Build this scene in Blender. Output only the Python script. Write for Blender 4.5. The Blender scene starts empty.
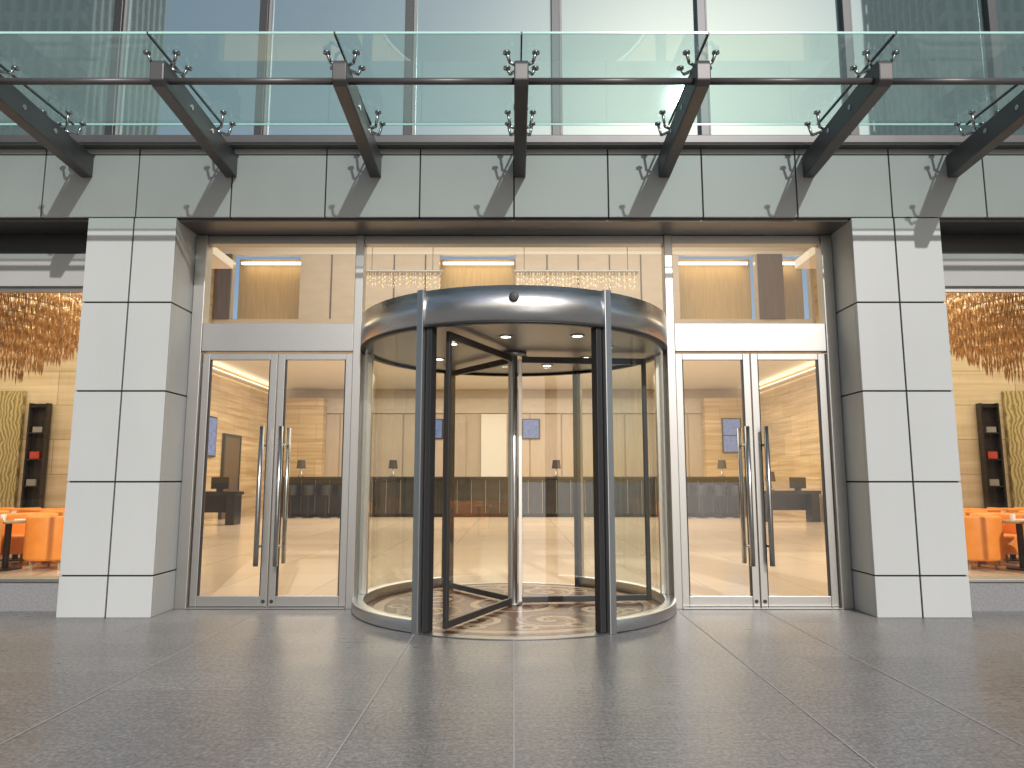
import bpy, math, random
from mathutils import Vector
random.seed(4)
S=0.7333
scn=bpy.context.scene
# ---------------------------------------------------------------- materials
def new(name):
    m=bpy.data.materials.new(name); m.use_nodes=True
    nt=m.node_tree; nt.nodes.clear()
    o=nt.nodes.new('ShaderNodeOutputMaterial')
    return m,nt,o
def principled(name,col,rough=.5,metal=0,noise=None,bump=0,nscale=8,stretch=(1,1,1),emit=None,es=0,spec=.5,rvar=0,detail=6,sample=True):
    m,nt,o=new(name)
    b=nt.nodes.new('ShaderNodeBsdfPrincipled')
    b.inputs['Base Color'].default_value=(*col,1)
    b.inputs['Roughness'].default_value=rough
    b.inputs['Metallic'].default_value=metal
    b.inputs['Specular IOR Level'].default_value=spec
    if emit:
        b.inputs['Emission Color'].default_value=(*emit,1); b.inputs['Emission Strength'].default_value=es
        if not sample: m.cycles.emission_sampling='NONE'
    nt.links.new(b.outputs[0],o.inputs[0])
    if noise or bump or rvar:
        tc=nt.nodes.new('ShaderNodeTexCoord'); mp=nt.nodes.new('ShaderNodeMapping')
        mp.inputs['Scale'].default_value=stretch
        nt.links.new(tc.outputs['Object'],mp.inputs[0])
        n=nt.nodes.new('ShaderNodeTexNoise'); n.inputs['Scale'].default_value=nscale; n.inputs['Detail'].default_value=detail
        nt.links.new(mp.outputs[0],n.inputs['Vector'])
        if noise:
            r=nt.nodes.new('ShaderNodeValToRGB')
            r.color_ramp.elements[0].position=.3; r.color_ramp.elements[1].position=.7
            r.color_ramp.elements[0].color=(*noise,1); r.color_ramp.elements[1].color=(*col,1)
            nt.links.new(n.outputs[0],r.inputs[0]); nt.links.new(r.outputs[0],b.inputs['Base Color'])
        if rvar:
            mr=nt.nodes.new('ShaderNodeMapRange'); mr.inputs[3].default_value=rough-rvar; mr.inputs[4].default_value=rough+rvar
            nt.links.new(n.outputs[0],mr.inputs[0]); nt.links.new(mr.outputs[0],b.inputs['Roughness'])
        if bump:
            bp=nt.nodes.new('ShaderNodeBump'); bp.inputs['Strength'].default_value=bump; bp.inputs['Distance'].default_value=.01
            nt.links.new(n.outputs[0],bp.inputs['Height']); nt.links.new(bp.outputs[0],b.inputs['Normal'])
    return m
def glassmat(name,tint=(.93,.96,.95),refl=(1,1,1),r0=.06,haze=0,hazecol=(.6,.8,.77),k=.9):
    m,nt,o=new(name)
    t=nt.nodes.new('ShaderNodeBsdfTransparent'); t.inputs[0].default_value=(*tint,1)
    g=nt.nodes.new('ShaderNodeBsdfGlossy'); g.inputs['Color'].default_value=(*refl,1); g.inputs['Roughness'].default_value=.01
    lw=nt.nodes.new('ShaderNodeLayerWeight'); lw.inputs[0].default_value=.5
    p=nt.nodes.new('ShaderNodeMath'); p.operation='POWER'; p.inputs[1].default_value=5
    nt.links.new(lw.outputs['Facing'],p.inputs[0])
    ma=nt.nodes.new('ShaderNodeMath'); ma.operation='MULTIPLY_ADD'; ma.inputs[1].default_value=k; ma.inputs[2].default_value=r0
    nt.links.new(p.outputs[0],ma.inputs[0])
    mx=nt.nodes.new('ShaderNodeMixShader')
    nt.links.new(ma.outputs[0],mx.inputs[0])
    base=t
    if haze:
        d=nt.nodes.new('ShaderNodeBsdfDiffuse'); d.inputs[0].default_value=(*hazecol,1)
        tr=nt.nodes.new('ShaderNodeBsdfTranslucent'); tr.inputs[0].default_value=(*hazecol,1)
        ad=nt.nodes.new('ShaderNodeMixShader'); ad.inputs[0].default_value=.6
        nt.links.new(d.outputs[0],ad.inputs[1]); nt.links.new(tr.outputs[0],ad.inputs[2])
        m2=nt.nodes.new('ShaderNodeMixShader'); m2.inputs[0].default_value=haze
        nt.links.new(t.outputs[0],m2.inputs[1]); nt.links.new(ad.outputs[0],m2.inputs[2]); base=m2
    nt.links.new(base.outputs[0],mx.inputs[1]); nt.links.new(g.outputs[0],mx.inputs[2])
    nt.links.new(mx.outputs[0],o.inputs[0])
    return m

clad=principled('aluminium_cladding',(.49,.505,.50),.45,0,noise=(.455,.47,.465),nscale=1.6,stretch=(1,1,.4),rvar=.06)
fasc=principled('fascia_cladding',(.40,.40,.395),.45,0,noise=(.365,.365,.36),nscale=1.6,rvar=.06)
core=principled('dark_joint',(.015,.015,.015),.8)
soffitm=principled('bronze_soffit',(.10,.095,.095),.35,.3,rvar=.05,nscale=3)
steel=principled('brushed_steel',(.44,.435,.425),.42,1,bump=.05,nscale=60,stretch=(1,1,14),rvar=.05,noise=(.38,.375,.365))
steelh=principled('brushed_steel_band',(.76,.755,.745),.32,1,nscale=18,stretch=(1,1,18),rvar=.06,noise=(.66,.655,.645))
postm=principled('brushed_steel_post',(.60,.60,.595),.38,1,nscale=18,stretch=(18,18,1),rvar=.05,noise=(.52,.52,.515))
darksteel=principled('dark_anodised',(.05,.05,.052),.4,.4)
rubber=principled('black_seal',(.02,.02,.022),.5)
armm=principled('painted_steel_arm',(.10,.095,.097),.42,.3,noise=(.115,.11,.11),nscale=4)
chrome=principled('polished_fitting',(.50,.50,.50),.25,1)
plinthm=principled('granite_plinth',(.27,.27,.275),.5,0,noise=(.19,.19,.195),nscale=60)
glass=glassmat('clear_glass',r0=.06)
dglass=glassmat('drum_glass',tint=(.86,.90,.885),r0=.05)
cglass=glassmat('canopy_glass',tint=(.72,.86,.83),refl=(.8,.97,.93),r0=.10,haze=.24,hazecol=(.68,.87,.83),k=.6)
cedge=principled('glass_edge',(.45,.74,.68),.2)
seam=principled('silicone_seam',(.01,.012,.012),.4)
ceilw=principled('ceiling_paint',(.74,.70,.64),.6)
cream=principled('cream_stone',(.52,.45,.37),.35,0,noise=(.46,.395,.32),nscale=2,stretch=(1,1,3))
panelw=principled('taupe_panel',(.47,.385,.31),.45,0,noise=(.42,.34,.27),nscale=3,stretch=(5,5,.6))
goldw=principled('gold_panel',(.58,.41,.19),.45,0,noise=(.48,.32,.13),nscale=8,stretch=(6,6,.3))
brownw=principled('brown_veneer',(.12,.08,.05),.35,0,noise=(.08,.05,.035),nscale=4,stretch=(6,6,.4))
deskm=principled('dark_desk',(.035,.03,.03),.2,0,noise=(.02,.018,.018),nscale=3)
orange=principled('orange_leather',(.78,.27,.04),.5,0,noise=(.70,.22,.03),nscale=6)
yellow=principled('tan_fabric',(.66,.34,.09),.7,0,noise=(.58,.28,.07),nscale=12)
woodm=principled('oak_wood',(.42,.27,.13),.35,0,noise=(.33,.20,.09),nscale=5,stretch=(1,8,1))
screenm=principled('screen_glow',(.02,.02,.03),.15,0,emit=(.25,.4,.75),es=.4,noise=(.1,.1,.2),nscale=9,sample=False)
whitep=principled('white_paper',(.8,.8,.8),.6)
redp=principled('red_box',(.40,.05,.03),.5)
crystal=principled('crystal_bronze',(.85,.62,.38),.22,.4,noise=(.42,.25,.12),nscale=14)
crystal2=principled('crystal_gold',(.85,.68,.45),.25,.3,emit=(1,.78,.5),es=.12,sample=False)
warm=principled('warm_light',(1,.9,.7),.5,0,emit=(1,.80,.5),es=7)
covem=principled('cove_glow',(1,.9,.7),.5,0,emit=(1,.85,.6),es=3,sample=False)
white_l=principled('downlight_glow',(1,1,1),.5,0,emit=(1,.95,.85),es=10,sample=False)
drumceil=principled('drum_ceiling',(.17,.17,.175),.35,.2)
bld=principled('office_concrete',(.40,.36,.29),.7,0,noise=(.34,.30,.24),nscale=.5)
bldg=principled('office_window',(.10,.13,.14),.15)
shade=principled('lamp_shade',(.03,.025,.03),.7)

def travertine(name,c0,c1):
    m,nt,o=new(name)
    b=nt.nodes.new('ShaderNodeBsdfPrincipled'); b.inputs['Roughness'].default_value=.4
    tc=nt.nodes.new('ShaderNodeTexCoord'); mp=nt.nodes.new('ShaderNodeMapping'); mp.inputs['Scale'].default_value=(.25,.25,5)
    nt.links.new(tc.outputs['Object'],mp.inputs[0])
    n=nt.nodes.new('ShaderNodeTexNoise'); n.inputs['Scale'].default_value=2.2; n.inputs['Detail'].default_value=8
    nt.links.new(mp.outputs[0],n.inputs[0])
    r=nt.nodes.new('ShaderNodeValToRGB'); e=r.color_ramp.elements
    e[0].position=.3; e[0].color=(*c0,1); e[1].position=.7; e[1].color=(*c1,1)
    nt.links.new(n.outputs[0],r.inputs[0]); 
    sp=nt.nodes.new('ShaderNodeSeparateXYZ'); nt.links.new(tc.outputs['Object'],sp.inputs[0])
    ad=nt.nodes.new('ShaderNodeMath'); ad.operation='ADD'; nt.links.new(sp.outputs[0],ad.inputs[0]); nt.links.new(sp.outputs[1],ad.inputs[1])
    cb=nt.nodes.new('ShaderNodeCombineXYZ'); nt.links.new(ad.outputs[0],cb.inputs[0]); nt.links.new(sp.outputs[2],cb.inputs[1])
    br=nt.nodes.new('ShaderNodeTexBrick'); br.inputs['Brick Width'].default_value=1.2; br.inputs['Row Height'].default_value=.6; br.inputs['Mortar Size'].default_value=.006; br.inputs['Scale'].default_value=1
    br.inputs['Color1'].default_value=(1,1,1,1); br.inputs['Color2'].default_value=(.80,.80,.80,1); br.inputs['Mortar'].default_value=(.45,.4,.35,1)
    nt.links.new(cb.outputs[0],br.inputs[0])
    mx=nt.nodes.new('ShaderNodeMix'); mx.data_type='RGBA'; mx.blend_type='MULTIPLY'; mx.inputs[0].default_value=1
    nt.links.new(r.outputs[0],mx.inputs[6]); nt.links.new(br.outputs[0],mx.inputs[7])
    nt.links.new(mx.outputs[2],b.inputs['Base Color'])
    nt.links.new(b.outputs[0],o.inputs[0]); return m
trav=travertine('travertine_wall',(.44,.29,.14),(.70,.54,.33))
trav2=travertine('lounge_stone',(.50,.41,.28),(.66,.57,.43))

def wavepanel():
    m,nt,o=new('woven_gold_panel')
    b=nt.nodes.new('ShaderNodeBsdfPrincipled'); b.inputs['Roughness'].default_value=.4
    tc=nt.nodes.new('ShaderNodeTexCoord')
    w=nt.nodes.new('ShaderNodeTexWave'); w.inputs['Scale'].default_value=5; w.inputs['Distortion'].default_value=14; w.inputs['Detail'].default_value=3; w.inputs['Detail Scale'].default_value=.6
    nt.links.new(tc.outputs['Object'],w.inputs[0])
    r=nt.nodes.new('ShaderNodeValToRGB'); e=r.color_ramp.elements
    e[0].color=(.20,.17,.08,1); e[1].color=(.50,.42,.22,1)
    nt.links.new(w.outputs[1],r.inputs[0]); nt.links.new(r.outputs[0],b.inputs['Base Color'])
    nt.links.new(b.outputs[0],o.inputs[0]); return m
wavem=wavepanel()

def lobbyfloor():
    m,nt,o=new('lobby_marble')
    b=nt.nodes.new('ShaderNodeBsdfPrincipled'); b.inputs['Roughness'].default_value=.16; b.inputs['Specular IOR Level'].default_value=.35
    tc=nt.nodes.new('ShaderNodeTexCoord')
    br=nt.nodes.new('ShaderNodeTexBrick'); br.offset=0; br.inputs['Scale'].default_value=1
    br.inputs['Brick Width'].default_value=1.0; br.inputs['Row Height'].default_value=1.0; br.inputs['Mortar Size'].default_value=.004
    br.inputs['Color1'].default_value=(.70,.57,.43,1); br.inputs['Color2'].default_value=(.63,.50,.37,1); br.inputs['Mortar'].default_value=(.4,.30,.2,1)
    nt.links.new(tc.outputs['Object'],br.inputs[0])
    nt.links.new(br.outputs[0],b.inputs['Base Color']); nt.links.new(b.outputs[0],o.inputs[0]); return m
marble=lobbyfloor()

def granite():
    m,nt,o=new('grey_granite_paving')
    L=nt.links.new
    b=nt.nodes.new('ShaderNodeBsdfPrincipled')
    tc=nt.nodes.new('ShaderNodeTexCoord')
    def noise(sc,det,st=(1,1,1),ro=.5):
        mp=nt.nodes.new('ShaderNodeMapping'); mp.inputs['Scale'].default_value=st; L(tc.outputs['Object'],mp.inputs[0])
        n=nt.nodes.new('ShaderNodeTexNoise'); n.inputs['Scale'].default_value=sc; n.inputs['Detail'].default_value=det; n.inputs['Roughness'].default_value=ro
        L(mp.outputs[0],n.inputs[0]); return n.outputs[0]
    def rng(x,a,c,lo=.3,hi=.7):
        r=nt.nodes.new('ShaderNodeMapRange'); r.inputs[1].default_value=lo; r.inputs[2].default_value=hi; r.inputs[3].default_value=a; r.inputs[4].default_value=c
        L(x,r.inputs[0]); return r.outputs[0]
    def mul(a,c):
        x=nt.nodes.new('ShaderNodeMath'); x.operation='MULTIPLY'; L(a,x.inputs[0]); L(c,x.inputs[1]); return x.outputs[0]
    n=noise(48,5,(1,1,1),.8); n2=noise(.9,5); n3=noise(7,7,(1,4,1),.7)
    br=nt.nodes.new('ShaderNodeTexBrick'); br.offset=.5; br.inputs['Scale'].default_value=1
    br.inputs['Brick Width'].default_value=.72; br.inputs['Row Height'].default_value=.36; br.inputs['Mortar Size'].default_value=.0018
    br.inputs['Color1'].default_value=(.245,.236,.232,1); br.inputs['Color2'].default_value=(.205,.197,.194,1); br.inputs['Mortar'].default_value=(.15,.144,.142,1)
    L(tc.outputs['Object'],br.inputs[0])
    f=mul(mul(rng(n,.30,1.7),rng(n2,.88,1.12)),rng(n3,.72,1.28))
    vm=nt.nodes.new('ShaderNodeVectorMath'); vm.operation='SCALE'
    L(br.outputs[0],vm.inputs[0]); L(f,vm.inputs['Scale'])
    L(vm.outputs[0],b.inputs['Base Color'])
    L(mul(rng(n2,.27,.38),rng(n3,.85,1.2)),b.inputs['Roughness'])
    b.inputs['Specular IOR Level'].default_value=.28
    bp=nt.nodes.new('ShaderNodeBump'); bp.inputs['Strength'].default_value=.2; bp.inputs['Distance'].default_value=.002
    L(n,bp.inputs['Height']); L(bp.outputs[0],b.inputs['Normal'])
    L(b.outputs[0],o.inputs[0]); return m
gran=granite()
jointm=principled('pale_joint',(.48,.47,.45),.6)

def medal():
    m,nt,o=new('marble_medallion')
    L=nt.links.new
    def mt(op,a,b=None):
        x=nt.nodes.new('ShaderNodeMath'); x.operation=op
        for i,v in enumerate((a,b)):
            if v is None: continue
            if isinstance(v,(int,float)): x.inputs[i].default_value=v
            else: L(v,x.inputs[i])
        return x.outputs[0]
    def ramp(fac,cols):
        cr=nt.nodes.new('ShaderNodeValToRGB'); cr.color_ramp.interpolation='CONSTANT'; e=cr.color_ramp.elements
        e[0].position=0; e[0].color=(*cols[0][1],1); e[1].position=cols[1][0]; e[1].color=(*cols[1][1],1)
        for p,c in cols[2:]:
            k=e.new(p); k.color=(*c,1)
        L(fac,cr.inputs[0]); return cr.outputs[0]
    def mix(f,a,b):
        x=nt.nodes.new('ShaderNodeMix'); x.data_type='RGBA'; L(f,x.inputs[0]); L(a,x.inputs[6]); L(b,x.inputs[7]); return x.outputs[2]
    tc=nt.nodes.new('ShaderNodeTexCoord'); sp=nt.nodes.new('ShaderNodeSeparateXYZ'); L(tc.outputs['Object'],sp.inputs[0])
    x,y=sp.outputs[0],sp.outputs[1]
    hyp=lambda u,v: mt('SQRT',mt('ADD',mt('MULTIPLY',u,u),mt('MULTIPLY',v,v)))
    r=hyp(x,y); a=mt('ARCTAN2',y,x)
    C1=(.40,.28,.17); C2=(.075,.028,.018); C3=(.15,.065,.035); C4=(.25,.145,.08); BK=(.03,.018,.015)
    def fold(N,rad,off=0):
        st=2*math.pi/N
        f=mt('SUBTRACT',mt('MULTIPLY',mt('FRACT',mt('ADD',mt('DIVIDE',a,st),10.0+off)),st),st/2)
        return mt('SUBTRACT',mt('MULTIPLY',r,mt('COSINE',f)),rad), mt('MULTIPLY',r,mt('SINE',f))
    u,v=fold(8,.78); q=hyp(u,v)
    ang=mt('ARCTAN2',v,u)
    spiral=mt('FRACT',mt('ADD',mt('MULTIPLY',q,5.0),mt('DIVIDE',ang,6.2832)))
    base=ramp(mt('DIVIDE',r,1.42),[(0,C1),(.07,C2),(.12,C4),(.2,BK),(.22,C1),(.27,C3),(.29,C3),(.78,BK),(.80,C1),(.86,C2),(.95,BK)])
    scroll=ramp(spiral,[(0,C1),(.3,C2),(.68,C4),(.88,C2)])
    c=mix(mt('LESS_THAN',q,.285),base,scroll)
    u2,v2=fold(16,1.02,.25); q2=hyp(u2,v2)
    c2=ramp(mt('DIVIDE',q2,.13),[(0,C2),(.35,C1),(.7,C3)])
    c=mix(mt('LESS_THAN',q2,.10),c,c2)
    u3,v3=fold(6,.2,.5); q3=hyp(u3,mt('MULTIPLY',v3,2.2))
    c=mix(mt('LESS_THAN',q3,.13),c,ramp(mt('DIVIDE',q3,.14),[(0,C3),(.6,C2)]))
    b=nt.nodes.new('ShaderNodeBsdfPrincipled'); b.inputs['Roughness'].default_value=.25; b.inputs['Specular IOR Level'].default_value=.3
    L(c,b.inputs['Base Color']); L(b.outputs[0],o.inputs[0]); return m
medm=medal()

def curtainglass():
    m,nt,o=new('reflective_curtain_glass')
    d=nt.nodes.new('ShaderNodeBsdfDiffuse'); d.inputs[0].default_value=(.15,.21,.215,1)
    g=nt.nodes.new('ShaderNodeBsdfGlossy'); g.inputs['Color'].default_value=(.64,.78,.80,1); g.inputs['Roughness'].default_value=.02
    tc=nt.nodes.new('ShaderNodeTexCoord'); n=nt.nodes.new('ShaderNodeTexNoise'); n.inputs['Scale'].default_value=.7; n.inputs['Detail'].default_value=1
    nt.links.new(tc.outputs['Object'],n.inputs[0])
    bp=nt.nodes.new('ShaderNodeBump'); bp.inputs['Strength'].default_value=.06; bp.inputs['Distance'].default_value=.05
    nt.links.new(n.outputs[0],bp.inputs['Height']); nt.links.new(bp.outputs[0],g.inputs['Normal'])
    mx=nt.nodes.new('ShaderNodeMixShader'); mx.inputs[0].default_value=.5
    nt.links.new(d.outputs[0],mx.inputs[1]); nt.links.new(g.outputs[0],mx.inputs[2]); nt.links.new(mx.outputs[0],o.inputs[0]); return m
cwg=curtainglass()

# ---------------------------------------------------------------- mesh builder
def root(name,loc=(0,0,0)):
    e=bpy.data.objects.new(name,None); e.empty_display_size=.3
    e.location=Vector(loc)*S; scn.collection.objects.link(e); e['o']=list(loc); return e
class M:
    def __init__(s): s.v=[]; s.f=[]
    def box(s,x0,x1,y0,y1,z0,z1):
        b=len(s.v)
        s.v+=[(x0,y0,z0),(x1,y0,z0),(x1,y1,z0),(x0,y1,z0),(x0,y0,z1),(x1,y0,z1),(x1,y1,z1),(x0,y1,z1)]
        s.f+=[[b+i for i in q] for q in ((0,3,2,1),(4,5,6,7),(0,1,5,4),(1,2,6,5),(2,3,7,6),(3,0,4,7))]; return s
    def quad(s,a,b_,c,d):
        b=len(s.v); s.v+=[a,b_,c,d]; s.f.append([b,b+1,b+2,b+3]); return s
    def cyl(s,p0,p1,r0,n=12,r1=None):
        r1=r0 if r1 is None else r1
        p0,p1=Vector(p0),Vector(p1); d=(p1-p0).normalized()
        u=d.orthogonal().normalized(); w=d.cross(u); b=len(s.v)
        for p,r in((p0,r0),(p1,r1)):
            for i in range(n):
                a=2*math.pi*i/n; s.v.append(tuple(p+u*(r*math.cos(a))+w*(r*math.sin(a))))
        for i in range(n):
            j=(i+1)%n; s.f.append([b+i,b+j,b+n+j,b+n+i])
        s.f.append([b+i for i in range(n)][::-1]); s.f.append([b+n+i for i in range(n)]); return s
    def arc(s,cx,cy,r0,r1,z0,z1,a0,a1,n=24):
        b=len(s.v); full=abs(a1-a0)>=359.9; N=n if full else n+1
        for i in range(N):
            a=math.radians(a0+(a1-a0)*i/n); sx,cy_=math.sin(a),-math.cos(a)
            for r,z in((r0,z0),(r1,z0),(r1,z1),(r0,z1)): s.v.append((cx+r*sx,cy+r*cy_,z))
        for i in range(n):
            p=b+4*i; q=b+4*((i+1)%N)
            for k in range(4):
                l=(k+1)%4; s.f.append([p+k,q+k,q+l,p+l])
        if not full:
            s.f.append([b,b+1,b+2,b+3]); e=b+4*(N-1); s.f.append([e+3,e+2,e+1,e])
        return s
    def shell(s,cx,cy,r,z0,z1,a0,a1,n=32):
        b=len(s.v)
        for i in range(n+1):
            a=math.radians(a0+(a1-a0)*i/n); s.v+=[(cx+r*math.sin(a),cy-r*math.cos(a),z0),(cx+r*math.sin(a),cy-r*math.cos(a),z1)]
        for i in range(n): s.f.append([b+2*i,b+2*i+2,b+2*i+3,b+2*i+1])
        return s
    def build(s,name,mat,par,bevel=0,smooth=False,seg=2):
        me=bpy.data.meshes.new(name); o=Vector(par['o']) if par else Vector((0,0,0))
        me.from_pydata([tuple((Vector(v)-o)*S) for v in s.v],[],s.f); me.materials.append(mat); me.update()
        import bmesh
        bm=bmesh.new(); bm.from_mesh(me); bmesh.ops.recalc_face_normals(bm,faces=bm.faces)
        bm.to_mesh(me); bm.free()
        ob=bpy.data.objects.new(name,me); scn.collection.objects.link(ob)
        if par: ob.parent=par
        if bevel:
            md=ob.modifiers.new('b','BEVEL'); md.width=bevel*S; md.segments=seg; md.limit_method='ANGLE'
        if smooth:
            for p in me.polygons: p.use_smooth=True
            try:
                with bpy.context.temp_override(object=ob,active_object=ob,selected_objects=[ob],selected_editable_objects=[ob]):
                    bpy.ops.object.shade_auto_smooth(angle=math.radians(35))
            except Exception as ex:
                print('smooth',ex)
        return ob

YF=8.13; YG=8.75; ZS=4.58
# ---------------------------------------------------------------- ground
def flat(name,x0,x1,y0,y1,z,mat):
    return M().quad((x0,y0,z),(x1,y0,z),(x1,y1,z),(x0,y1,z)).build(name,mat,None)
flat('pavement',-400,400,-400,400,0,gran)
j=M()
for X in (-6.85,-4.9,-2.94,-.98,0,1.9,2.9,4.85,6.8):
    w=.005
    j.quad((X-w,-8,.0035),(X+w,-8,.0035),(X+w,8.6,.0035),(X-w,8.6,.0035))
j.build('pavement_joints',jointm,None)

# ---------------------------------------------------------------- columns
def column(x0,x1,xm):
    c=root('clad_column',((x0+x1)/2,YF+.4,0))
    y1=9.1
    M().box(x0+.02,x1-.02,YF+.02,y1,0,ZS-.004).build('core',core,c)
    g=.009; zs=[0.0,.45,1.48,2.51,3.55,ZS]
    p=M()
    for a,b in zip(zs[:-1],zs[1:]):
        for u,v in((x0,xm-g),(xm+g,x1)):
            p.box(u,v,YF,YF+.05,a+(g if a else 0.002),b-g)
        p.box(x0,x0+.05,YF+.052,y1,a+(g if a else .002),b-g)
        p.box(x1-.05,x1,YF+.052,y1,a+(g if a else .002),b-g)
    p.build('panels',clad,c,bevel=.004)
column(-5.03,-3.99,-4.49); column(3.99,5.03,4.49)
column(-11.6,-10.56,-11.08); column(10.56,11.6,11.08)

# ---------------------------------------------------------------- hotel building
H=root('hotel_building',(0,9,0))
M().box(-16,16,YF+.02,8.6,ZS+.01,5.5).build('fascia_core',core,H)
p=M(); g=.008
for k in range(-14,14):
    a=k*1.12; 
    p.box(a+g,a+1.12-g,YF,YF+.045,ZS+.004,5.36-g)
    p.box(a+g,a+1.12-g,YF,YF+.045,5.36+g,5.50)
p.build('fascia_panels',fasc,H,bevel=.004)
M().box(-16,16,YF-.11,YF+.15,5.43,5.56).build('coping',armm,H,bevel=.01)
M().box(-16,16,YF+.152,8.97,5.44,5.54).build('ledge',clad,H)
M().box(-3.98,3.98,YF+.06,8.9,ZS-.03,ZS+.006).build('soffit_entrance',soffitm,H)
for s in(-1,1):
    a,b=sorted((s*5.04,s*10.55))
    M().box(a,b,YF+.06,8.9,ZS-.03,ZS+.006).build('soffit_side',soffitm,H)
    M().box(a,b,8.55,8.75,3.86,4.27).build('header_panel',fasc,H,bevel=.005)
    M().box(a,b,8.62,8.75,4.274,ZS-.032).build('header_recess',darksteel,H)
    M().box(a,b,8.60,8.66,3.80,3.858).build('window_head',steel,H)
    pl=M(); n=int((b-a)/.9)
    for i in range(n): pl.box(a+(b-a)*i/n+.004,a+(b-a)*(i+1)/n-.004,8.5,8.75,.0,.33)
    pl.build('plinth',plinthm,H,bevel=.004)
    M().box(a,b,8.47,8.76,.334,.37).build('sill',steel,H,bevel=.004)
    M().quad((a,8.62,.37),(b,8.62,.37),(b,8.62,3.8),(a,8.62,3.8)).build('side_window_glass',glass,H)
    mm=M()
    for X in (6.85,8.7): mm.box(s*X-.03,s*X+.03,8.58,8.66,.371,3.80)
    mm.build('side_mullions',steel,H)
M().quad((-16,9.0,5.54),(16,9.0,5.54),(16,9.0,16),(-16,9.0,16)).build('curtain_wall_glass',cwg,H)
mm=M()
for k in range(-8,9):
    X=.557+1.965*k
    if abs(X)<16: mm.box(X-.055,X+.055,8.90,9.05,5.56,16)
mm.build('curtain_wall_mullions',darksteel,H,bevel=.006)
mm=M()
for k in range(-8,9):
    X=.557+1.965*k
    if abs(X)<15: mm.box(X+.056,X+.09,8.95,9.05,5.56,16)
mm.build('curtain_wall_inner_mullions',plinthm,H)
M().box(-16,16,8.93,9.04,5.545,5.68).build('curtain_wall_sill',clad,H)
mm=M()
for z in (9.4,13): mm.box(-16,16,8.92,9.04,z,z+.12)
mm.build('curtain_wall_transoms',darksteel,H)
M().box(-16,16,9.1,36,16,16.3).build('roof',bld,H)

fr=M()
for s in(-1,1):
    for X,w in((3.915,.07),(1.93,.05)):
        fr.box(s*X-w,s*X+w,YG-.09,YG+.09,0,ZS-.032)
    a,b=sorted((s*1.981,s*3.844))
    fr.box(a,b,YG-.08,YG+.08,3.07,3.42)
fr.build('entrance_frame',steel,H,bevel=.006)
hd=M(); hd.box(-1.879,1.879,YG-.07,YG+.07,4.44,ZS-.033)
for s in(-1,1):
    a,b=sorted((s*1.981,s*3.844)); hd.box(a,b,YG-.07,YG+.07,4.44,ZS-.033)
hd.build('entrance_head',steel,H,bevel=.004)
gl=M()
for a,b,z in((-3.845,-1.98,3.42),(1.98,3.845,3.42),(-1.88,1.88,3.455)):
    gl.quad((a,YG,z),(b,YG,z),(b,YG,4.44),(a,YG,4.44))
gl.build('transom_glass',glass,H)

# ---------------------------------------------------------------- double doors
def double_door(x0,x1):
    c=root('glass_double_door',((x0+x1)/2,YG,0)); xm=(x0+x1)/2
    st=M(); sw=.085; gp=.006
    ed=M()
    for a,b in((x0+.01,xm-gp),(xm+gp,x1-.01)):
        st.box(a,a+sw,YG-.035,YG+.035,.02,3.05); st.box(b-sw,b,YG-.035,YG+.035,.02,3.05)
        st.box(a+sw,b-sw,YG-.034,YG+.034,2.97,3.05); st.box(a+sw,b-sw,YG-.034,YG+.034,.02,.14)
        for u,v in((a+sw,a+sw+.014),(b-sw-.014,b-sw)): ed.box(u,v,YG-.02,YG+.02,.14,2.97)
    st.build('leaf_frames',steel,c,bevel=.005)
    ed.build('gaskets',rubber,c)
    gg=M()
    for a,b in((x0+.01+sw,xm-gp-sw),(xm+gp+sw,x1-.01-sw)):
        gg.quad((a,YG,.14),(b,YG,.14),(b,YG,2.97),(a,YG,2.97))
    gg.build('panes',glass,c)
    h=M()
    for s in(-1,1):
        X=xm+s*.115
        h.cyl((X,YG-.16,.50),(X,YG-.16,2.14),.030,16)
        h.cyl((X,YG+.14,.50),(X,YG+.14,2.14),.028,16)
        for z in(.72,1.92): h.cyl((X,YG-.17,z),(X,YG+.15,z),.016,10)
    h.build('pull_handles',chrome,c,smooth=True)
    M().cyl((xm-.05,YG-.045,.08),(xm-.05,YG-.02,.08),.022,12).cyl((xm+.05,YG-.045,.08),(xm+.05,YG-.02,.08),.022,12).build('locks',rubber,c)
    M().box(x0,x1,YG-.12,YG+.1,.006,.016).build('threshold',steel,c)
double_door(-3.845,-1.98); double_door(1.98,3.845)

# ---------------------------------------------------------------- revolving door
yc=8.94; R=1.9
D=root('revolving_door',(0,yc,0))
M().arc(0,yc,R-.06,R,3.09,3.455,0,360,128).build('canopy_band',steelh,D,smooth=True)
M().arc(0,yc,.001,R-.061,3.40,3.44,0,360,96).build('canopy_roof',darksteel,D)
M().arc(0,yc,.001,R-.061,3.10,3.13,0,360,96).build('canopy_ceiling',drumceil,D)
M().arc(0,yc,R-.075,R+.004,3.068,3.088,0,360,128).build('band_lip',rubber,D,smooth=True)
OA=30.6
base=M(); gls=M()
for a0,a1 in((OA,180-OA),(180+OA,360-OA)):
    base.arc(0,yc,R-.11,R+.02,0.012,.13,a0,a1,56)
    gls.shell(0,yc,R-.05,.13,3.09,a0,a1,56)
base.build('base_ring',steelh,D,smooth=True,bevel=.006)
gls.build('curved_glass',dglass,D,smooth=True)
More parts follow.
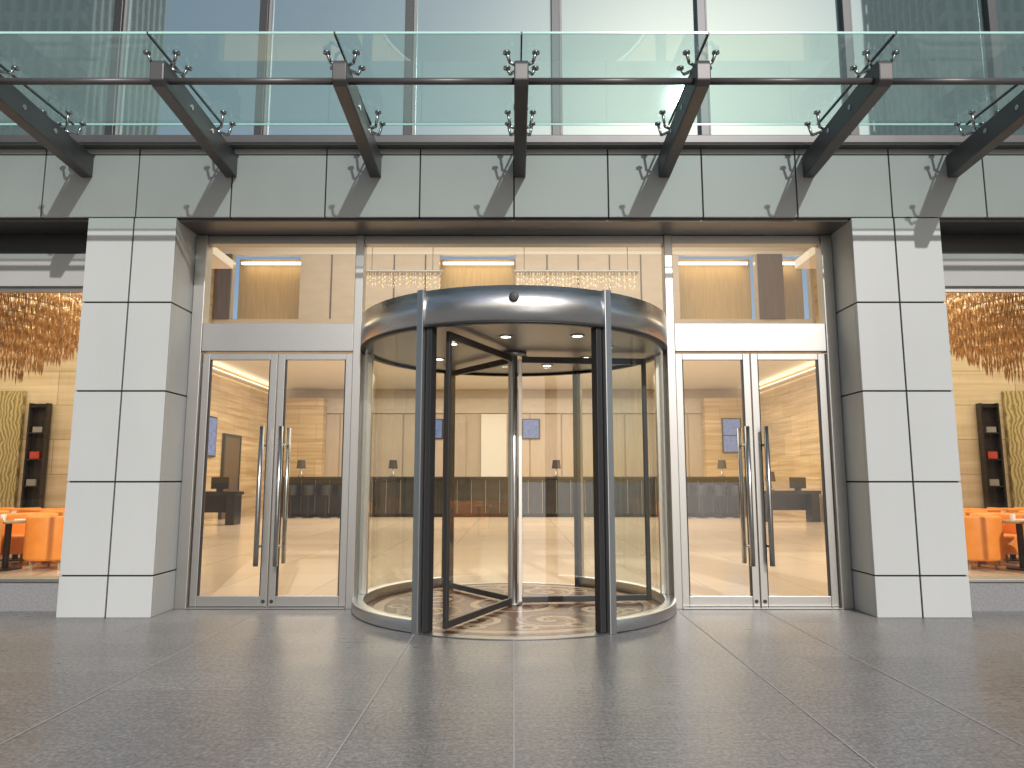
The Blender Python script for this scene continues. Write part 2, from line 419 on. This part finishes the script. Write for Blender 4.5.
def radial(m,a,r0,r1,w,z0,z1):
    a=math.radians(a); d=Vector((math.sin(a),-math.cos(a),0)); t=Vector((d.y,-d.x,0)); c=Vector((0,yc,0)); b=len(m.v)
    for z in(z0,z1):
        for r,k in((r0,-1),(r1,-1),(r1,1),(r0,1)):
            v=c+d*r+t*(k*w/2); m.v.append((v.x,v.y,z))
    m.f+=[[b+i for i in q] for q in ((0,3,2,1),(4,5,6,7),(0,1,5,4),(1,2,6,5),(2,3,7,6),(3,0,4,7))]
po=M(); dk=M()
for a in(OA,-OA,180-OA,180+OA):
    radial(po,a,R-.05,R+.025,.08,.0,3.47)
    radial(dk,a,R-.15,R-.052,.07,.013,3.09)
for a in(OA-2.5,-OA+2.5):
    radial(dk,a,R-.13,R-.03,.065,.013,3.09)
for a in(90,-90):
    radial(po,a,R-.12,R+.012,.06,.13,3.085)
po.build('posts',postm,D,bevel=.006); dk.build('post_seals',rubber,D,bevel=.006)
M().arc(0,yc,.001,R-.11,.006,.012,0,360,96).build('medallion_floor',medm,D)
M().arc(0,yc,R-.108,R+.02,.004,.011,-OA,OA,24).arc(0,yc,R-.108,R+.02,.005,.011,180-OA,180+OA,24).build('threshold_rings',steel,D)
W=M(); wg=M(); WI=M()
for a in(-24,-144,96):
    radial(W,a,R-.25,R-.195,.045,.03,3.05)
    radial(WI,a,.055,.10,.04,.04,3.0)
    radial(W,a,.10,R-.25,.04,2.97,3.05)
    radial(W,a,.10,R-.25,.04,.03,.10)
    ar=math.radians(a); dx,dy=math.sin(ar),-math.cos(ar)
    wg.quad((dx*.10,yc+dy*.10,.10),(dx*(R-.25),yc+dy*(R-.25),.10),(dx*(R-.25),yc+dy*(R-.25),2.97),(dx*.10,yc+dy*.10,2.97))
W.build('wing_frames',darksteel,D,bevel=.005); wg.build('wing_glass',glass,D); WI.build('wing_inner_stiles',postm,D,bevel=.004)
M().cyl((0,yc,.012),(0,yc,3.1),.045,20).build('centre_shaft',postm,D,smooth=True)
M().cyl((0,yc,3.05),(0,yc,3.1),.16,32).cyl((0,yc,.012),(0,yc,.035),.10,32).build('shaft_collars',steel,D,smooth=True)
dl=M(); dr=M()
for a,r in((-5,1.05),(33,1.3),(-50,.95),(70,1.2),(110,1.0),(155,1.1),(200,1.1),(245,1.1)):
    X=r*math.sin(math.radians(a)); Y=yc-r*math.cos(math.radians(a))
    dl.cyl((X,Y,3.094),(X,Y,3.098),.055,20); dr.arc(X,Y,.056,.08,3.088,3.099,0,360,24)
dl.build('downlights',white_l,D); dr.build('downlight_trims',steel,D)
M().cyl((0,yc-R-.03,3.33),(0,yc-R+.0,3.33),.05,24).build('sensor',rubber,D,bevel=.008,smooth=True)

# ---------------------------------------------------------------- canopy
C=root('glass_canopy',(0,7.2,5.3))
XS=[.07+1.72*k for k in range(-6,7)]
prof=[(YF+.0,5.07),(YF,5.34),(6.42,5.45),(6.33,5.45),(6.29,5.40),(6.30,5.24),(6.36,5.20)]
A=M(); SP=M(); SM=M(); BO=M()
for X in XS:
    b=len(A.v); n=len(prof); w=.068
    for s in(-w,w):
        for y,z in prof: A.v.append((X+s,y,z))
    A.f.append([b+i for i in range(n)]); A.f.append([b+n+i for i in range(n)][::-1])
    for i in range(n):
        k=(i+1)%n; A.f.append([b+i,b+k,b+n+k,b+n+i])
    for Y in (6.9,7.4): 
        for s in(-1,1): BO.cyl((X+s*.066,Y,5.29),(X+s*.075,Y,5.29),.028,12)
    for Y,zt in((6.50,5.44),(7.62,5.37)):
        SP.cyl((X,Y,zt-.03),(X,Y,zt+.06),.03,12)
        for dx in(-1,1):
            for dy in(-1,1):
                q=(X+dx*.11,Y+dy*.10,zt+.03)
                SP.cyl((X,Y,zt+.04),q,.016,8); SP.cyl(q,(X+dx*.14,Y+dy*.13,5.555),.016,8)
                SP.cyl((X+dx*.14,Y+dy*.13,5.545),(X+dx*.14,Y+dy*.13,5.562),.036,14)
    SM.box(X-.008,X+.008,6.10,7.80,5.562,5.588)
A.build('arms',armm,C,bevel=.012)
SP.build('spider_fittings',chrome,C,smooth=True); SM.build('silicone_joints',seam,C); BO.build('bolts',chrome,C)
T=M()
for a,b in zip(XS[:-1],XS[1:]): T.cyl((a+.066,6.42,5.29),(b-.066,6.42,5.29),.032,14)
T.build('tie_tube',armm,C,smooth=True)
G=M(); E=M()
for a,b in zip(XS[:-1],XS[1:]):
    G.quad((a+.009,6.10,5.575),(b-.009,6.10,5.575),(b-.009,7.80,5.575),(a+.009,7.80,5.575))
    E.box(a+.009,b-.009,6.09,6.099,5.565,5.585); E.box(a+.009,b-.009,7.801,7.81,5.565,5.585)
G.build('glass_panels',cglass,C); E.build('glass_edges',cedge,C)

# ---------------------------------------------------------------- lobby interior
I=root('lobby_interior',(0,20,0))
ZC=5.8
M().quad((-16,8.76,.0045),(16,8.76,.0045),(16,34,.0045),(-16,34,.0045)).build('marble_floor',marble,I)
M().box(-11.4,11.4,34,34.3,0,8).build('rear_wall',panelw,I)
pn=M()
for k in range(-7,8):
    if k in(-1,): continue
    pn.box(k*1.5-.72,k*1.5+.72,33.93,33.99,.1,4.6)
pn.build('rear_wall_panels',panelw,I,bevel=.01)
M().box(-11.3,11.3,33.90,33.995,4.65,5.35).build('rear_wall_frieze',cream,I)
M().box(-1.55,-.35,33.82,33.925,0,4.6).build('stone_pilaster',ceilw,I,bevel=.01)
for s in(-1,1):
    a,b=sorted((s*11.3,s*11.6)); M().box(a,b,20.2,34,0,ZC).build('side_wall',trav,I)
    a,b=sorted((s*11.22,s*10.9)); M().box(a,b,20.3,33.8,ZC-.34,ZC-.28).build('cove_lip',ceilw,I)
    a,b=sorted((s*11.28,s*11.0)); M().box(a,b,20.3,33.8,ZC-.25,ZC-.22).build('cove_light',covem,I)
    a,b=sorted((s*8.6,s*11.6)); M().box(a,b,19.9,20.19,0,9).build('return_wall',trav,I)
    a,b=sorted((s*8.6,s*8.9)); M().box(a,b,17.3,19.89,0,9).build('lounge_end_wall',trav,I)
    a,b=sorted((s*8.9,s*11.25)); M().box(a,b,33.3,33.88,0.01,5.3).build('travertine_pier',trav,I)
M().box(-11.6,11.6,20.2,34.3,ZC,ZC+.2).build('rear_ceiling',ceilw,I)
alc=[(-8.1,-6.15),(-2.15,.05),(4.75,6.95),(7.75,8.5)]
bz0,bz1=ZC+.25,7.95
xs=-8.6; bk=M()
M().box(-8.6,8.6,19.98,20.18,5.35,bz0).build('bulkhead_beam',cream,I,bevel=.01)
jn=M()
for a,b in alc:
    bk.box(xs,a,20.0,20.18,bz0+.004,bz1)
    x=xs+.9
    while x<a-.2: jn.box(x-.02,x+.02,19.985,19.999,bz0+.01,bz1); x+=.9
    xs=b
bk.box(xs,8.6,20.0,20.18,bz0+.004,bz1)
bk.build('bulkhead_wall',cream,I); jn.build('bulkhead_joints',brownw,I)
M().box(-8.6,8.6,19.99,20.17,bz1+.004,9.0).build('bulkhead_top',ceilw,I)
dkp=M(); dkp.box(-8.59,-8.12,19.93,19.98,bz0,bz1).box(7.0,7.72,19.93,19.98,bz0,bz1); dkp.build('veneer_panels',brownw,I)
for a,b in alc:
    M().box(a-.1,b+.1,20.75,20.85,bz0-.1,bz1+.1).build('alcove_back',goldw,I)
    M().box(a+.06,b-.06,20.45,20.55,bz1-.13,bz1-.08).build('alcove_light',warm,I)
M().box(-16,16,9.06,20.2,9.0,9.2).build('front_ceiling',ceilw,I)
def wscreen(x,y,z,w,h):
    c=root('wall_screen',(x,y,z))
    M().box(x-w/2,x+w/2,y,y+.08,z-h/2,z+h/2).build('casing',rubber,c,bevel=.01)
    hh=(h-.15)/2
    q=M()
    for z0 in ((z-h/2+.05,z+.025) if h>1.2 else (z-h/2+.05,)):
        z1=z0+hh if h>1.2 else z+h/2-.05
        q.quad((x-w/2+.06,y-.004,z0),(x+w/2-.06,y-.004,z0),(x+w/2-.06,y-.004,z1),(x-w/2+.06,y-.004,z1))
    q.build('display',screenm,c)
wscreen(.8,33.84,3.9,.85,.95); wscreen(-3.6,33.84,3.9,.5,.95); wscreen(10.1,33.2,3.55,.9,1.6)
sc=root('wall_screen',(-11.2,26.3,3.1))
M().box(-11.28,-11.2,25.6,27.0,2.35,3.85).build('casing',rubber,sc,bevel=.01)
M().quad((-11.196,25.66,2.41),(-11.196,26.94,2.41),(-11.196,26.94,3.79),(-11.196,25.66,3.79)).build('display',screenm,sc)
def idoor(x,y):
    c=root('interior_door',(x,y,0)); s=1 if x>0 else -1
    a,b=sorted((x,x+s*.09)); M().box(a,b,y-.75,y+.75,.01,3.2).build('leaf',brownw,c,bevel=.01)
    a,b=sorted((x-s*.02,x+s*.09)); M().box(a,b,y-.85,y-.752,.01,3.3).box(a,b,y+.752,y+.85,.01,3.3).box(a,b,y-.751,y+.751,3.202,3.3).build('frame',darksteel,c)
    M().cyl((x-s*.1,y+.6,1.4),(x-s*.1,y+.6,1.7),.025,8).build('handle',chrome,c)
idoor(-11.2,28.6)
Dk=root('reception_desk',(0,30,0))
fr=M(); tp=M()
fr.box(-9.6,9.6,29.6,30.3,.12,1.55); fr.build('counter_body',deskm,Dk,bevel=.02)
tp.box(-9.7,9.7,29.45,30.4,1.55,1.64); tp.build('counter_top',deskm,Dk,bevel=.01)
M().box(-9.5,9.5,29.7,30.2,.006,.12).build('toe_kick',rubber,Dk)
f=M()
for k in range(-16,17): f.box(k*.58-.008,k*.58+.008,29.585,29.598,.16,1.5)
f.build('front_ribs',chrome,Dk)
def lamp(x,y,z,sc=1,m=shade):
    c=root('table_lamp',(x,y,z))
    M().cyl((x,y,z),(x,y,z+.04*sc),.12*sc,16).cyl((x,y,z+.04*sc),(x,y,z+.35*sc),.025*sc,10).cyl((x,y,z+.1*sc),(x,y,z+.25*sc),.07*sc,12,.04*sc).build('base',chrome,c)
    M().cyl((x,y,z+.33*sc),(x,y,z+.68*sc),.19*sc,20,.15*sc).build('shade',m,c)
for X in(-5.0,1.75,8.6,-8.8): lamp(X,29.8,1.64)
def cdesk(x,y):
    c=root('concierge_desk',(x,y,0))
    M().box(x-1.1,x+1.1,y-.35,y+.35,1.0,1.12).box(x-1.05,x-.75,y-.3,y+.3,.008,1.0).box(x+.75,x+1.05,y-.3,y+.3,.008,1.0).box(x-.75,x+.75,y+.2,y+.28,.4,1.0).build('desk',deskm,c,bevel=.01)
    lamp(x-.6,y,1.12,1); 
    M().box(x+.1,x+.7,y-.02,y+.02,1.2,1.6).box(x+.3,x+.5,y-.05,y+.08,1.12,1.2).build('monitor',rubber,c)
cdesk(10.0,26.5); cdesk(-10.4,24.6)
def stool(x,y):
    c=root('bar_stool',(x,y,0))
    m=M(); m.cyl((x,y,.008),(x,y,.03),.22,16).cyl((x,y,.03),(x,y,.9),.03,8).cyl((x,y,.9),(x,y,1.0),.22,16,.24)
    m.arc(x,y,.19,.24,1.0,1.3,-80,80,12)
    m.build('stool',darksteel,c)
for X in(-8.9,-8.2,-7.5,-6.8,6.8,7.5,8.2,8.9): stool(X,28.9)

# ---------------------------------------------------------------- lounge rooms
def tubchair(x,y,rot,mat):
    c=root('armchair',(x,y,0))
    M().arc(x,y,.34,.46,.16,.90,-130,130,20).build('shell',mat,c,bevel=.05,smooth=True,seg=3)
    M().cyl((x,y,.2),(x,y,.53),.335,24).build('seat',mat,c,bevel=.05,smooth=True,seg=3)
    l=M()
    for a in(45,135,225,315):
        u=math.radians(a); l.cyl((x+.33*math.cos(u),y+.33*math.sin(u),.005),(x+.31*math.cos(u),y+.31*math.sin(u),.2),.025,8)
    l.build('legs',woodm,c)
    c.rotation_euler=(0,0,math.radians(rot))
def table(x,y):
    c=root('round_table',(x,y,0))
    M().cyl((x,y,.78),(x,y,.82),.36,32).build('top',woodm,c,bevel=.01)
    M().cyl((x,y,.03),(x,y,.78),.05,12).cyl((x,y,.006),(x,y,.03),.24,24).build('pedestal',darksteel,c)
    M().cyl((x-.1,y,.82),(x-.1,y,.92),.035,12,.045).cyl((x+.12,y+.1,.82),(x+.12,y+.1,.835),.09,16).build('cup_and_saucer',whitep,c)
def strand(m,x,y,ztop,L,seg,r):
    n=max(3,int(L/seg)); z=ztop
    for k in range(n):
        z1=ztop-L*(k+1)/n; zm=z-(z-z1)*.3; b=len(m.v)
        m.v+=[(x,y,z),(x-r,y-r*.6,zm),(x+r,y-r*.6,zm),(x,y+r,zm),(x,y,z1+.02)]
        m.f+=[[b,b+1,b+2],[b,b+2,b+3],[b,b+3,b+1],[b+4,b+2,b+1],[b+4,b+3,b+2],[b+4,b+1,b+3]]
        z=z1
def chandelier(cx,cy,ztop,tiers):
    c=root('crystal_chandelier',(cx,cy,ztop)); m=M(); pl=M()
    for r,zt,zb,n in tiers:
        for i in range(n):
            a=2*math.pi*i/n; rr=r*random.uniform(.94,1.0)
            strand(m,cx+rr*math.cos(a),cy+rr*math.sin(a),zt,(zt-zb)*random.uniform(.9,1.04),.22,.019)
        pl.arc(cx,cy,r-.03,r+.01,zt,zt+.025,0,360,48)
        for a in range(0,360,60):
            u=math.radians(a); pl.cyl((cx+(r-.02)*math.cos(u),cy+(r-.02)*math.sin(u),zt+.025),(cx+(r-.02)*math.cos(u),cy+(r-.02)*math.sin(u),ztop),.010,6)
    m.build('crystal_strands',crystal,c)
    pl.cyl((cx,cy,ztop-.05),(cx,cy,ztop),.6,32); pl.build('rings_and_rods',chrome,c)
for s in(-1,1):
    a,b=sorted((s*8.6,s*16)); 
    M().box(a,b,17.0,17.25,0,5.4).build('lounge_rear_wall',trav2,I)
    M().box(a,b,8.8,17.0,5.3,5.45).build('lounge_ceiling_inner',ceilw,I)
    a2,b2=sorted((s*5.1,s*8.59)); M().box(a2,b2,8.8,12.6,5.3,5.45).build('lounge_ceiling',ceilw,I)
    a,b=sorted((s*16,s*16.3)); M().box(a,b,9.1,17.25,0,9).build('lounge_outer_wall',trav2,I)
    chandelier(s*9.15,12.6,5.28,[(1.5,5.1,4.0,190),(1.3,4.95,3.85,160),(1.1,4.8,3.7,130),(.9,4.6,3.55,100),(.65,4.4,3.38,70),(.35,4.2,3.2,36)])
    a,b=sorted((s*11.65,s*13.6)); M().box(a,b,16.9,16.99,.3,3.6).build('woven_wall_panel',wavem,I)
    x=s*11.2; c=root('display_shelf',(x,16.8,0))
    m=M().box(x-.22,x-.18,16.78,16.95,.006,3.3).box(x+.18,x+.22,16.78,16.95,.006,3.3).box(x-.18,x+.18,16.93,16.95,.006,3.3)
    for k in range(6): m.box(x-.179,x+.179,16.79,16.929,.1+k*.62,.13+k*.62)
    m.build('carcass',deskm,c)
    M().box(x-.12,x+.10,16.8,16.9,2.0,2.16).build('red_boxes',redp,c)
    M().box(x-.14,x+.08,16.8,16.9,1.372,1.52).box(x-.1,x+.12,16.8,16.9,2.612,2.74).build('grey_boxes',plinthm,c)
    for (X,Y,r,mt) in((7.9,12.6,0,orange),(8.8,13.2,180,orange),(9.6,12.4,90,orange),(9.0,14.6,20,orange),(10.4,14.2,200,yellow),(10.2,15.8,0,orange),(11.4,15.4,180,orange),(8.1,13.9,60,yellow),(9.4,15.8,160,orange),(10.6,12.9,230,yellow),(11.3,14.0,120,orange),(8.7,11.6,150,yellow),(10.0,13.5,40,orange),(11.0,16.1,10,orange)):
        tubchair(s*X,Y,r*s,mt)
    for X,Y in((8.6,12.4),(7.9,13.3),(9.4,13.8),(10.7,15.0),(8.6,15.4)): table(s*X,Y)
def run(x0,x1,y,zt,h):
    c=root('crystal_chandelier',((x0+x1)/2,y,zt)); m=M(); n=int((x1-x0)/.06)
    for i in range(n):
        for rr in range(2):
            strand(m,x0+(x1-x0)*(i+random.random())/n,y+rr*.2,zt,h*random.uniform(.6,1.05),.15,.014)
    m.build('strands',crystal2,c)
    M().box(x0-.05,x1+.05,y-.05,y+.3,zt,zt+.03).build('plate',chrome,c)
    w=M()
    for X in(x0+.2,x1-.2): w.cyl((X,y+.1,zt+.03),(X,y+.1,9.0),.008,6)
    w.build('wires',darksteel,c)
run(-3.7,-1.8,17,6.55,.45); run(.05,3.0,17,6.55,.5)

# ---------------------------------------------------------------- buildings across the plaza
def office(x0,x1,y0,y1,h):
    c=root('office_building',((x0+x1)/2,(y0+y1)/2,0))
    M().box(x0,x1,y0,y1,0,h).build('windows',bldg,c)
    m=M(); z=4
    while z<h: m.box(x0-.3,x1+.3,y0-.3,y1+.3,z,z+.8); z+=2.2
    m.build('floor_bands',bld,c)
    f=M(); x=x0
    while x<=x1: f.box(x-.18,x+.18,y1+.301,y1+.6,0,h+1); x+=1.1
    y=y0
    while y<=y1:
        f.box(x0-.6,x0-.301,y-.18,y+.18,0,h+1); f.box(x1+.301,x1+.6,y-.18,y+.18,0,h+1); y+=1.1
    f.build('fins',bld,c)
    M().box(x0-.4,x1+.4,y0-.4,y1+.4,h,h+1.5).build('roof_parapet',bld,c)
office(-80,-38,-53,-40,60); office(38,80,-53,-40,60)

# ---------------------------------------------------------------- lights
def area(name,x,y,z,sx,sy,W,col):
    l=bpy.data.lights.new(name,'AREA'); l.shape='RECTANGLE'; l.size=sx*S; l.size_y=sy*S; l.energy=W; l.color=col
    o=bpy.data.objects.new(name,l); o.location=(x*S,y*S,z*S); scn.collection.objects.link(o); return o
area('lobby_fill_light',0,27,ZC-.05,19,10,1150,(1,.88,.72))  # added area lamp to brighten the rear lobby, not an actual ceiling panel
area('lobby_fill_light',0,14.5,8.9,14,8,600,(1,.89,.73))  # added fill lamp for the tall front part, no real fitting
for s in(-1,1): area('lounge_fill_light',s*10.5,13.8,5.2,7,5,215,(1,.82,.54))  # added warm fill in each lounge, standing in for its own lighting
sd=Vector((-.42,1.7,-.96)).normalized()
sl=bpy.data.lights.new('sun','SUN'); sl.energy=2.8; sl.angle=math.radians(.6); sl.color=(1,.975,.95)
so=bpy.data.objects.new('sun',sl); so.rotation_euler=sd.to_track_quat('-Z','Y').to_euler(); scn.collection.objects.link(so)
w=bpy.data.worlds.new('World'); scn.world=w; w.use_nodes=True; nt=w.node_tree
bg=nt.nodes['Background']; sk=nt.nodes.new('ShaderNodeTexSky'); sk.sky_type='NISHITA'; sk.sun_disc=False
sk.sun_elevation=math.asin(-sd.z); sk.sun_rotation=math.atan2(-sd.x,-sd.y); sk.dust_density=1.5; sk.air_density=1.0
nt.links.new(sk.outputs[0],bg.inputs[0]); bg.inputs[1].default_value=.095
# ---------------------------------------------------------------- camera
cam=bpy.data.cameras.new('camera'); co=bpy.data.objects.new('camera',cam); scn.collection.objects.link(co)
co.location=(0,0,1.5*S); co.rotation_euler=(math.radians(90+7.64),0,0)
cam.sensor_width=36; cam.lens=716/1024*36; cam.shift_x=-2/1024; cam.clip_end=2000; cam.clip_start=.05
scn.camera=co
scn.view_settings.view_transform='Standard'; scn.view_settings.look='None'
